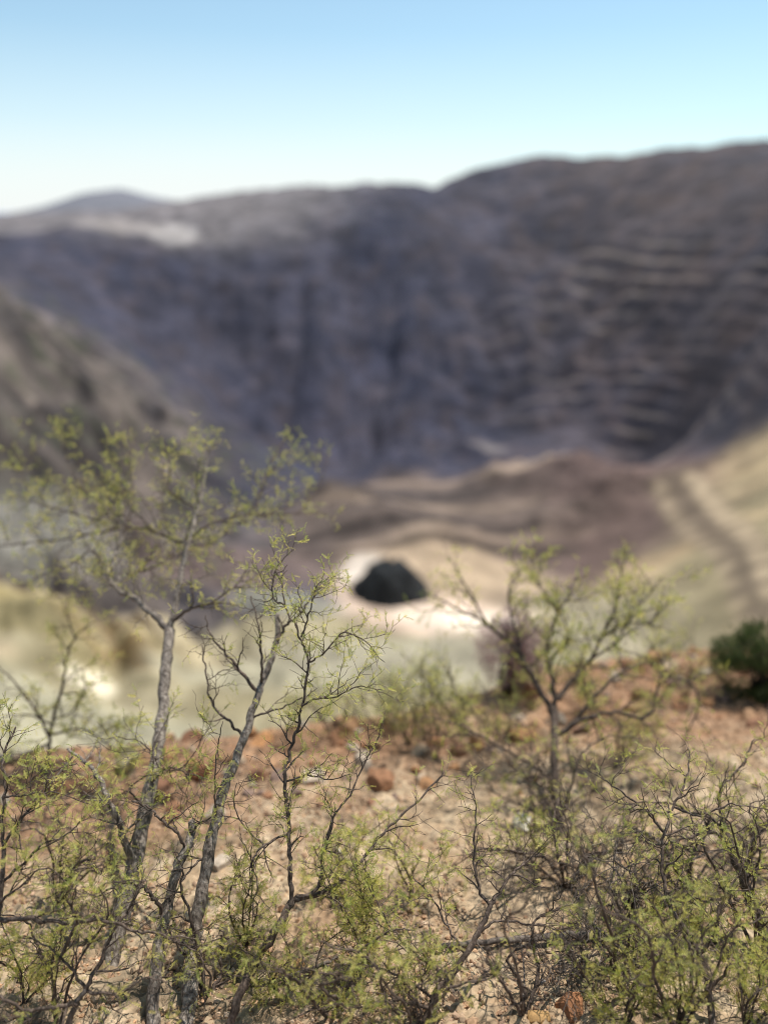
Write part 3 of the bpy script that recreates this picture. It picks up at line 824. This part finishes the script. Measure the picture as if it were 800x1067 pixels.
# 7. blurred bush behind the left edge of the crest
b = np.array([-1.75, 3.15, 0.0]); b[2] = float(ground_z(b[0], b[1])) - .02
plant('acacia_shrub', 'small open shrub behind the crest at far left, in front of the white patch', 'shrub',
      (chain(b, (50, 795, 3.55), (52, 770, 3.55), (56, 748, 3.55)), 0.010, 0.007),
      [
       (chain((56, 748, 3.55), (66, 712, 3.55), (70, 685, 3.6), (78, 665, 3.6), (98, 648, 3.6)), 0.007, 0.002, dict(leaf=0.55, sp1=0.08)),
       (chain((78, 665, 3.6), (72, 645, 3.65), (70, 625, 3.7)), 0.004, 0.0015, dict(leaf=0.7)),
       (chain((53, 770, 3.55), (35, 735, 3.5), (15, 710, 3.5), (-5, 692, 3.5)), 0.006, 0.002, dict(leaf=0.5, sp1=0.09)),
       (chain((52, 775, 3.55), (30, 785, 3.45), (10, 795, 3.4), (-10, 790, 3.4)), 0.008, 0.002, dict(leaf=0.5)),
       (chain((55, 755, 3.55), (30, 745, 3.5), (5, 745, 3.5)), 0.005, 0.002, dict(leaf=0.6)),
       (chain((54, 765, 3.55), (90, 760, 3.4), (120, 780, 3.3), (150, 775, 3.2)), 0.005, 0.002, dict(leaf=0.9, lcount=4)),
       (chain((56, 750, 3.55), (75, 742, 3.5), (88, 720, 3.5), (87, 700, 3.5)), 0.004, 0.0015, dict(leaf=0.5)),
      ], 107, bark=M_twig, l1=0.20, lsize=0.032)

# 8. the forked tree right of the middle
b = on(583, 872)
plant('mesquite_tree', 'blurred forked thorn tree on the right, crown against the pit floor and tan slope', 'tree',
      (chain(b, (580, 835, 3.2), (577, 800, 3.3), (578, 765, 3.4), (577, 735, 3.5)), 0.019, 0.017),
      [
       (chain((577, 745, 3.48), (563, 722, 3.5), (545, 690, 3.55), (528, 668, 3.6), (508, 652, 3.65), (480, 636, 3.7), (452, 622, 3.75)), 0.014, 0.003, dict(sp1=0.08)),
       (chain((508, 652, 3.65), (494, 625, 3.7), (482, 605, 3.75), (474, 590, 3.8)), 0.006, 0.002),
       (chain((577, 735, 3.5), (575, 705, 3.55), (570, 685, 3.6), (575, 655, 3.65), (590, 625, 3.7), (600, 600, 3.75)), 0.012, 0.003),
       (chain((580, 730, 3.5), (598, 706, 3.55), (614, 688, 3.6), (626, 665, 3.65), (640, 635, 3.7), (646, 600, 3.75), (655, 575, 3.8)), 0.012, 0.003),
       (chain((570, 690, 3.6), (590, 670, 3.6), (585, 640, 3.7), (560, 610, 3.75), (552, 580, 3.8)), 0.006, 0.002),
       (chain((545, 690, 3.55), (535, 650, 3.6), (530, 615, 3.65), (548, 590, 3.7)), 0.006, 0.002),
       (chain((626, 665, 3.65), (650, 650, 3.7), (680, 648, 3.75), (690, 620, 3.8)), 0.006, 0.002),
       (chain((614, 688, 3.6), (640, 670, 3.55), (660, 640, 3.6), (690, 600, 3.65)), 0.006, 0.002),
       (chain((582, 765, 3.4), (605, 750, 3.38), (640, 742, 3.4), (675, 745, 3.42), (688, 700, 3.5), (692, 680, 3.55)), 0.011, 0.003, dict(leaf=0.35, sp1=0.09)),
       (chain((688, 704, 3.5), (720, 712, 3.5), (726, 740, 3.48), (712, 775, 3.45), (735, 815, 3.4)), 0.006, 0.002, dict(leaf=0.25, sp1=0.09)),
       (chain((592, 758, 3.4), (625, 720, 3.4), (655, 695, 3.45), (686, 690, 3.5)), 0.008, 0.003, dict(leaf=0.35, sp1=0.09)),
       (chain((577, 820, 3.25), (560, 800, 3.2), (540, 790, 3.2), (505, 770, 3.2), (470, 752, 3.25), (440, 748, 3.3)), 0.007, 0.002, dict(leaf=0.3, sp1=0.09)),
       (chain((592, 765, 3.38), (592, 790, 3.3), (608, 830, 3.25)), 0.004, 0.002, dict(leaf=0.3)),
      ] + arcs(580, 862, 7, 130, 110, 1008, dt=0.1, leaf=0.16) + arcs(560, 850, 4, 90, 140, 1018, dt=0.25, leaf=0.2), 108, bark=M_twig, lsize=0.032, l1=0.28, l2=0.085, sp1=0.06, leaf=0.6)

# 9. low brush along the crest, right of the middle
for i, (px, py, t, h, lab) in enumerate([
    (455, 790, 3.6, 1.0, 'low olive brush on the crest between the pale floor and the slanting leafy branch'),
    (520, 775, 3.55, 1.0, 'low olive brush on the crest just left of the forked right hand tree'),
    (640, 800, 3.3, 0.9, 'thin twiggy brush right of the forked tree trunk on the rusty rubble'),
    (625, 745, 3.9, 0.9, 'low dry scrub on the rusty crest right of the forked right hand tree'),
    (715, 735, 4.0, 0.9, 'low dry scrub on the rusty crest left of the dark green bush'),
    (425, 775, 3.6, 0.9, 'olive brush on the crest straight below the black heap'),
    (490, 768, 3.6, 0.9, 'olive brush on the crest in front of the purple brown bush'),
    (350, 768, 3.5, 0.6, 'tiny dry brush on the crest right of the sharp dark stemmed shrub'),
    (395, 760, 3.6, 0.8, 'low green sprig on the crest between the sharp shrub and the black heap')]):
    b = on(px, py)
    r = np.random.default_rng(300 + i); tb = float(np.linalg.norm(b) and on_ground(px, py))
    limbs = []
    for k in range(4):
        a = r.uniform(-1, 1)
        limbs.append((chain(b + np.array([0, 0, 0.015]), (px + a * 20, py - 25 * h, tb + r.normal() * .05), (px + a * 45 + r.normal() * 6, py - 55 * h * r.uniform(.7, 1.2), tb + r.normal() * .12), (px + a * 62 + r.normal() * 10, py - 78 * h * r.uniform(.6, 1.2), tb + r.normal() * .15)), 0.0042, 0.0014))
    plant('low_brush', lab, 'shrub', ([b, b + np.array([0, 0, 0.02]), b + np.array([0, 0, 0.04])], 0.008, 0.006), limbs, 310 + i, bark=M_twig, leaf=0.6, l1=0.14, lsize=0.026, sp1=0.06)

# 10. leafy shrub bottom middle with a slanting stem
b = on(436, 1075)
plant('acacia_shrub', 'leafy shrub at the bottom middle with a thick stem slanting up to the right', 'shrub',
      (chain(b, (455, 1035, 2.05), (478, 1005, 2.08), (498, 972, 2.12), (514, 938, 2.16)), 0.0105, 0.007),
      [
       (chain((514, 938, 2.16), (530, 915, 2.2), (545, 900, 2.22), (562, 890, 2.25)), 0.005, 0.002, dict(leaf=0.55)),
       (chain((512, 945, 2.15), (498, 925, 2.17), (494, 890, 2.2), (496, 850, 2.25), (490, 810, 2.3)), 0.005, 0.0016, dict(leaf=0.7, l1=0.09)),
       (chain((470, 1018, 2.07), (440, 1000, 2.07), (415, 975, 2.1), (395, 945, 2.12), (380, 915, 2.15)), 0.004, 0.0015, dict(leaf=0.9, lcount=4)),
       (chain((485, 995, 2.09), (465, 965, 2.12), (450, 935, 2.15), (430, 915, 2.18)), 0.004, 0.0015, dict(leaf=0.9, lcount=4)),
       (chain((446, 1050, 2.04), (420, 1042, 2.02), (400, 1045, 2.0), (370, 1050, 1.98), (345, 1040, 1.98)), 0.005, 0.0015, dict(leaf=0.85, lcount=4)),
       (chain((452, 1040, 2.05), (430, 1025, 2.03), (400, 1010, 2.05), (375, 995, 2.08), (350, 985, 2.1)), 0.004, 0.0014, dict(leaf=0.9, lcount=4)),
       (chain((500, 970, 2.12), (520, 960, 2.12), (545, 962, 2.13), (580, 968, 2.15), (610, 985, 2.17)), 0.004, 0.0015, dict(leaf=0.35)),
      ] + arcs(430, 1075, 5, 90, 150, 1010, leaf=0.5) + arcs(545, 1060, 4, 90, 150, 1020, leaf=0.08), 110, bark=M_twig, l1=0.15, sp1=0.05)

# small leafy seedlings left of it
for i, (px, py, w, hh, lab) in enumerate([
    (290, 1040, 40, 70, 'small leafy shoot at the bottom between the leaning trunk and the leafy shrub'),
    (345, 930, 30, 70, 'small upright green shoot on open sand in mid picture'),
    (385, 1010, 30, 110, 'slender twiggy shoot left of the thick slanting stem at the bottom middle'),
    (255, 985, 26, 110, 'slender twiggy shoot just right of the leaning trunk near the bottom'),
    (650, 1070, 34, 80, 'bushy green shoot at the bottom edge left of the wavy dark stem'),
    (775, 1075, 45, 100, 'bushy green shoot in the bottom right corner under the edge trunk'),
    (700, 985, 40, 70, 'bright feathery shoot just left of the wavy dark stem'),
    (430, 935, 34, 80, 'pale feathery shoot on open sand above the thick slanting stem'),
    (25, 1045, 40, 90, 'feathery shoot in the bottom left corner under the bare branch'),
    (555, 905, 30, 60, 'bright green shoot beside the white stone')]):
    b = on(px, py); tb = on_ground(px, py); r = np.random.default_rng(500 + i)
    limbs = []
    for k in range(4):
        a = r.uniform(-1, 1)
        limbs.append((chain(b + np.array([0, 0, 0.01]), (px + a * w * .7 + r.normal() * 7, py - hh * .35, tb - .03 + r.normal() * .04), (px + a * w * 1.1 + r.normal() * 9, py - hh * r.uniform(.5, .8), tb - .06 + r.normal() * .04), (px + a * w * 1.7 + r.normal() * 10, py - hh * r.uniform(.7, 1.2), tb - .08 + r.normal() * .05)), 0.003, 0.0011))
    plant('green_shoot', lab, 'shrub', ([b, b + np.array([0, 0, 0.012]), b + np.array([0, 0, 0.025])], 0.005, 0.004), limbs, 510 + i, bark=M_twig, leaf=0.9, lcount=4, l1=0.09, l2=0.05, sp1=0.045, lsize=0.025)

# 11. right hand shrubs
b = on(748, 1090)
plant('acacia_shrub', 'dense leafy shrub in the bottom right corner with a wavy dark stem', 'shrub',
      (chain(b, (741, 1055, 2.05), (736, 1020, 2.08), (728, 995, 2.1), (712, 965, 2.14)), 0.0105, 0.007),
      [
       (chain((712, 965, 2.14), (696, 942, 2.18), (690, 905, 2.22), (691, 865, 2.26), (700, 840, 2.3), (714, 812, 2.34), (718, 780, 2.4)), 0.0065, 0.002, dict(leaf=0.6)),
       (chain((691, 868, 2.26), (676, 848, 2.27), (655, 830, 2.3), (632, 815, 2.34), (618, 800, 2.4)), 0.004, 0.0015, dict(leaf=0.6)),
       (chain((728, 995, 2.1), (745, 970, 2.1), (752, 940, 2.13), (770, 910, 2.15), (780, 880, 2.2)), 0.005, 0.0016, dict(leaf=0.8)),
       (chain((735, 1015, 2.08), (715, 1005, 2.06), (690, 1000, 2.05), (670, 980, 2.06), (650, 960, 2.08)), 0.005, 0.0016, dict(leaf=0.85, lcount=4)),
       (chain((740, 1045, 2.06), (715, 1040, 2.03), (690, 1050, 2.0), (670, 1040, 2.0)), 0.004, 0.0014, dict(leaf=0.9, lcount=4)),
       (chain((738, 1035, 2.06), (760, 1010, 2.05), (785, 1000, 2.05), (805, 980, 2.05)), 0.004, 0.0014, dict(leaf=0.9, lcount=4)),
       (chain((700, 840, 2.3), (730, 850, 2.28), (762, 838, 2.28), (800, 845, 2.28)), 0.0035, 0.0013, dict(leaf=0.5)),
      ] + arcs(705, 1075, 6, 100, 200, 1011, leaf=0.45) + arcs(650, 1040, 4, 90, 190, 1021, leaf=0.15), 111, bark=M_twig, l1=0.16, sp1=0.05)
b = on(812, 1030)
plant('mesquite_shrub', 'thick dark trunk leaning left at the right edge above the leafy corner shrub', 'shrub',
      (chain(b, (800, 985, 2.3), (785, 945, 2.34), (772, 910, 2.38), (760, 880, 2.42), (752, 862, 2.45)), 0.022, 0.014),
      [
       (chain((754, 866, 2.44), (748, 840, 2.46), (752, 820, 2.5), (770, 800, 2.55), (785, 770, 2.6)), 0.006, 0.002, dict(leaf=0.6)),
       (chain((760, 880, 2.42), (745, 868, 2.4), (720, 872, 2.38), (690, 880, 2.36), (665, 872, 2.35)), 0.006, 0.002, dict(leaf=0.35)),
       (chain((768, 900, 2.4), (790, 870, 2.4), (810, 850, 2.4)), 0.005, 0.002, dict(leaf=0.6)),
       (chain((785, 945, 2.34), (760, 935, 2.3), (735, 940, 2.28), (712, 930, 2.26)), 0.005, 0.0018, dict(leaf=0.55)),
       (chain((775, 915, 2.37), (792, 905, 2.3), (806, 908, 2.26)), 0.004, 0.0018, dict(leaf=0.6)),
       (chain((752, 862, 2.45), (735, 850, 2.5), (715, 846, 2.52), (690, 835, 2.55), (650, 838, 2.58)), 0.005, 0.0018, dict(leaf=0.6)),
      ] + arcs(790, 1000, 5, 80, 200, 1012, leaf=0.5), 112, bark=M_twig, l1=0.17, sp1=0.06)
# dry tangle
def tangle(px, py, w, h, ns, seed, label, leaf=0.1, mat=M_dead, r0=0.004):
    b = on(px, py); tb = on_ground(px, py); r = np.random.default_rng(seed); limbs = []
    for k in range(ns):
        a = r.uniform(-1, 1); s = r.uniform(0.5, 1.1)
        y1 = py - h * r.uniform(0.05, 1.0) * s
        limbs.append((chain(b + np.array([0, 0, 0.01]), (px + a * w * .35 + r.normal() * 6, (py + y1) / 2 - h * .12, tb - .06 + r.normal() * .05),
                            (px + a * w * .75 + r.normal() * 10, y1, tb - .08 + r.normal() * .1), (px + a * w * 1.1 + r.normal() * 12, y1 + r.uniform(-30, 25), tb - .08 + r.normal() * .12)), r0 * r.uniform(.7, 1.3), 0.0014))
    return plant('dry_shrub', label, 'shrub', ([b, b + np.array([0, 0, 0.015]), b + np.array([0, 0, 0.03])], 0.009, 0.007), limbs, seed + 1, bark=mat, twig=mat, leaf=leaf, l1=0.19, l2=0.07, sp1=0.06, sp2=0.03, wob=0.5, up=0.0, lcount=2)
tangle(590, 925, 115, 110, 10, 601, 'dark dry tangle of thorny twigs at the foot of the forked right hand tree', 0.03, M_twig, 0.0048)
tangle(655, 965, 95, 110, 7, 603, 'grey dry thorn tangle between the forked tree and the wavy dark stem', 0.06, M_dead)
tangle(715, 930, 90, 110, 8, 605, 'dry thorn tangle under the leaning trunk at the right edge', 0.12, M_dead)
tangle(780, 900, 70, 90, 6, 607, 'dry twiggy shrub at the right edge below the dark green bush', 0.2, M_twig)
tangle(610, 1015, 80, 60, 8, 609, 'sprawling dead twigs on the bare soil at the bottom right of the middle', 0.05, M_dead, 0.003)
tangle(60, 940, 80, 130, 6, 611, 'leafy tangle of thin twigs behind the long bare horizontal branch', 0.7, M_twig)

# fallen branches
def fallen(name, label, pts, r0, r1, seed, mat=M_dead, sp=0.12):
    r = np.random.default_rng(seed)
    P = [gp(px, py, up) for px, py, up in pts]
    origin = np.array(P[0]); Q = spline(P, 8); Q[1:-1] += r.normal(size=Q[1:-1].shape) * r0 * .25
    rad = np.linspace(r0, r1, len(Q)) * (1 + 0.15 * (r.random(len(Q)) - .5))
    w = Wood(); w.add(Q, rad, 9)
    cfg = dict(CFG); cfg.update(leaf=0.0, l1=0.11, sp1=sp, sp2=0.05, up=0.1)
    twigs(w, Leaves(), Q, rad, r, cfg, 1)
    o = w.build(name, mat, None, origin); o.location = tuple(origin)
    return tag(o, label, 'branch')
fallen('fallen_branch', 'long grey fallen branch lying across the soil left of the dry tangle', [(452, 992, .02), (500, 988, .025), (560, 984, .03), (622, 978, .02)], 0.008, 0.012, 701)
fallen('fallen_branch', 'pale dead stick lying beside the bottom of the low slanting stem', [(262, 1028, .015), (295, 1025, .02), (330, 1012, .02), (352, 1000, .012)], 0.007, 0.004, 702)
fallen('fallen_branch', 'thin grey dead branch curving on the soil at the bottom right', [(598, 960, .05), (640, 990, .03), (670, 1020, .02), (690, 1050, .015)], 0.006, 0.003, 703)
fallen('fallen_branch', 'bleached dead stick in the tangle near the right edge', [(640, 862, .10), (690, 868, .10), (740, 884, .08), (790, 905, .08)], 0.006, 0.004, 704)
fallen('fallen_branch', 'upright dead twig in the bare soil at the bottom middle', [(542, 1062, .0), (545, 1030, .05), (540, 1000, .09)], 0.0035, 0.002, 705, sp=0.2)

# twig litter
def litter():
    r = np.random.default_rng(800); w = Wood()
    for i in range(900):
        if r.random() < 0.65:
            px, py = r.uniform(420, 830), r.uniform(840, 1080)
        else:
            px, py = r.uniform(-30, 420), r.uniform(820, 1080)
        p = gp(px, py, 0.004)
        a = r.uniform(0, 6.28); d = np.array([math.cos(a), math.sin(a), r.normal() * .12 - 0.2 * math.sin(a)])
        L = r.uniform(0.02, 0.11)
        Q = crooked(p, d, L, 4, 0.22, r)
        Q[:, 2] = np.maximum(Q[:, 2], ground_z(Q[:, 0], Q[:, 1]) + 0.002)
        w.add(Q, np.linspace(r.uniform(.0008, .002), 0.0006, 5), 4)
    o = w.build('twig_litter', M_dead, None, np.zeros(3)); o['kind'] = 'stuff'
    tag(o, 'fallen grey twigs and thorns littering the sandy soil', 'litter')
litter()

# dry grass
def grass(px, py, nb, h, seed, label):
    r = np.random.default_rng(seed); b = gp(px, py); V = []; F = []
    for i in range(nb):
        p = np.array([r.normal() * .012, r.normal() * .012, -0.01]); a = r.uniform(0, 6.28)
        d = unit(np.array([math.cos(a) * .45, math.sin(a) * .45, 1])); L = h * r.uniform(.5, 1.15); wd = 0.0011
        s = unit(np.cross(d, r.normal(size=3))) * wd
        for k in range(5):
            f = k / 4; q = p + d * L * f + np.array([math.cos(a), math.sin(a), -0.5]) * L * .35 * f * f
            V.append(q - s * (1 - f * .8)); V.append(q + s * (1 - f * .8))
        o = i * 10
        F += [(o + 2 * k, o + 2 * k + 1, o + 2 * k + 3, o + 2 * k + 2) for k in range(4)]
    Cc = np.tile(np.array([0.42, 0.31, 0.17]), (len(V), 1)) * r.uniform(.6, 1.2, (len(V) // 10, 1)).repeat(10, 0)
    o = link_mesh('dry_grass', np.array(V), np.array(F), M_straw, colors=Cc); o.location = tuple(b)
    return tag(o, label, 'grass tuft')
grass(455, 903, 60, 0.075, 901, 'small straw coloured grass tuft on bare sand in mid picture')
grass(700, 905, 70, 0.10, 902, 'straw grass tuft inside the grey tangle on the right')
grass(655, 935, 60, 0.09, 903, 'straw grass tuft below the grey tangle right of the fallen branch')
grass(165, 880, 40, 0.10, 904, 'faint straw grass tuft beside the tall left trunk')
grass(330, 1050, 50, 0.07, 905, 'straw grass tuft under the leafy shrub at the bottom')
grass(770, 1040, 60, 0.09, 906, 'straw grass tuft in the bottom right corner')
grass(60, 1010, 40, 0.07, 907, 'straw grass tuft in the bottom left corner')

# dark green bush at the right edge
def dense_bush(px, py, t, rad, label, name='evergreen_bush', tone=(0.058, 0.076, 0.025), nleaf=9000, nstem=60, seed=950, cut=.27, squash=(1.15, 1, .85), lf=(.03, .06)):
    c = at(px, py, t); r = np.random.default_rng(seed); squash = np.array(squash)
    base = np.array([c[0], c[1], float(ground_z(c[0], c[1])) - .03])
    root = thing(name, label, 'shrub', base)
    w = Wood(); lv = Leaves()
    for i in range(nstem):
        d = unit(r.normal(size=3) + np.array([0, 0, .4])); d[2] = abs(d[2])
        tip = c + d * rad * squash * r.uniform(.6, 1.08) * (0.8 + .35 * vnoise(d[0] * 3 + 4, d[2] * 3 + 9))
        Q = spline([base, (base + c) / 2 + r.normal(size=3) * .05, (c + tip) / 2 + r.normal(size=3) * .03, tip], 4)
        w.add(Q, np.linspace(.006, .0015, len(Q)), 4)
    for i in range(nleaf):
        d = unit(r.normal(size=3)); k = r.random() ** .33
        q = c + d * rad * squash * k * (0.78 + .4 * vnoise(d[0] * 3 + 4, d[2] * 3 + 9))
        if q[2] < base[2]: continue
        if vnoise(q[0] * 14, q[2] * 14 + q[1] * 9) < cut: continue
        lv.add(q, unit(d + r.normal(size=3) * .8), unit(r.normal(size=3) + np.array([0, 0, 1])), r.uniform(*lf), np.array(tone) * r.uniform(.6, 1.5))
    w.build('stem', M_twig, root, base); lv.build('foliage', M_leaf, root, base, r)
dense_bush(800, 690, 4.5, 0.25, 'dark green rounded bush on the crest at the right edge')
dense_bush(537, 674, 4.55, 0.215, 'purple brown leafless bush behind the crest in front of the pale pit floor', 'bare_bush', (0.36, 0.25, 0.24), 4200, 60, 951, .36, (1.0, .9, 1.15), (.02, .045))

# ------------------------------------------------------------------ light
SUN_EL, SUN_AZ = math.radians(65), math.radians(38)   # azimuth measured from straight ahead, left negative
sd = np.array([math.sin(SUN_AZ) * math.cos(SUN_EL), math.cos(SUN_AZ) * math.cos(SUN_EL), math.sin(SUN_EL)])
L = bpy.data.lights.new('sun', 'SUN'); L.energy = 5.0 * 1.16; L.angle = math.radians(0.5); L.color = (1.0, 0.955, 0.89)
so = bpy.data.objects.new('sun', L); col.objects.link(so)
from mathutils import Vector
so.rotation_euler = Vector((-sd[0], -sd[1], -sd[2])).to_track_quat('-Z', 'Y').to_euler()
so.location = (-20, 30, 60)
wd = bpy.data.worlds.new('World'); scene.world = wd; wd.use_nodes = True
nt = wd.node_tree; nt.nodes.clear()
sky = nt.nodes.new('ShaderNodeTexSky'); sky.sky_type = 'NISHITA'; sky.sun_disc = False
sky.sun_elevation = SUN_EL; sky.sun_rotation = SUN_AZ
sky.air_density = 1.0; sky.dust_density = 1.8; sky.ozone_density = 0.9; sky.altitude = 1500
bg = nt.nodes.new('ShaderNodeBackground'); bg.inputs['Strength'].default_value = 0.13
wo = nt.nodes.new('ShaderNodeOutputWorld')
gm = nt.nodes.new('ShaderNodeMix'); gm.data_type = 'RGBA'; gm.blend_type = 'MULTIPLY'; gm.inputs[0].default_value = 1.0
gm.inputs[7].default_value = (1.16, 1.34, 1.20, 1)
nt.links.new(sky.outputs[0], gm.inputs[6])
# pale dusty haze low over the horizon, strongest a little left of straight ahead
tc = nt.nodes.new('ShaderNodeTexCoord'); sx = nt.nodes.new('ShaderNodeSeparateXYZ'); nt.links.new(tc.outputs['Generated'], sx.inputs[0])
hz = ramp(nt, sx.outputs['Z'], [(0.0, (0.95,) * 3), (0.05, (0.80,) * 3), (0.11, (0.40,) * 3), (0.20, (0.10,) * 3), (0.40, (0.0,) * 3)])
dt = nt.nodes.new('ShaderNodeVectorMath'); dt.operation = 'DOT_PRODUCT'; dt.inputs[1].default_value = (-0.22, 0.975, 0.0)
nt.links.new(tc.outputs['Generated'], dt.inputs[0])
mr = nt.nodes.new('ShaderNodeMapRange'); mr.inputs['From Min'].default_value = 0.72; mr.inputs['From Max'].default_value = 1.0
mr.inputs['To Min'].default_value = 0.45; mr.inputs['To Max'].default_value = 1.0
nt.links.new(dt.outputs['Value'], mr.inputs['Value'])
mm = nt.nodes.new('ShaderNodeMath'); mm.operation = 'MULTIPLY'
nt.links.new(hz.outputs[0], mm.inputs[0]); nt.links.new(mr.outputs[0], mm.inputs[1])
hm = nt.nodes.new('ShaderNodeMix'); hm.data_type = 'RGBA'; hm.inputs[7].default_value = (7.3, 7.45, 7.55, 1)
nt.links.new(mm.outputs[0], hm.inputs[0]); nt.links.new(gm.outputs[2], hm.inputs[6]); nt.links.new(hm.outputs[2], bg.inputs[0])
nt.links.new(bg.outputs[0], wo.inputs[0])

# ------------------------------------------------------------------ camera
cam = bpy.data.cameras.new('camera'); co = bpy.data.objects.new('camera', cam); col.objects.link(co)
cam.sensor_fit = 'VERTICAL'; cam.sensor_height = 36.0; cam.sensor_width = 27.0
cam.lens = 36.0 * F0 / H0
co.location = (0, 0, 0); co.rotation_euler = (math.pi / 2 - PITCH, 0, 0)
cam.clip_start = 0.05; cam.clip_end = 60000
cam.dof.use_dof = True; cam.dof.focus_distance = 2.2
blur_px = 14.5
aper = blur_px / F0 * 2.2
cam.dof.aperture_fstop = (cam.lens / 1000.0) / aper
scene.camera = co
scene.view_settings.view_transform = 'Standard'; scene.view_settings.look = 'None'
scene.view_settings.exposure = 0; scene.view_settings.gamma = 1
scene.cycles.use_denoising = True; scene.cycles.filter_width = 1.05
scene.cycles.max_bounces = 6; scene.cycles.transparent_max_bounces = 4
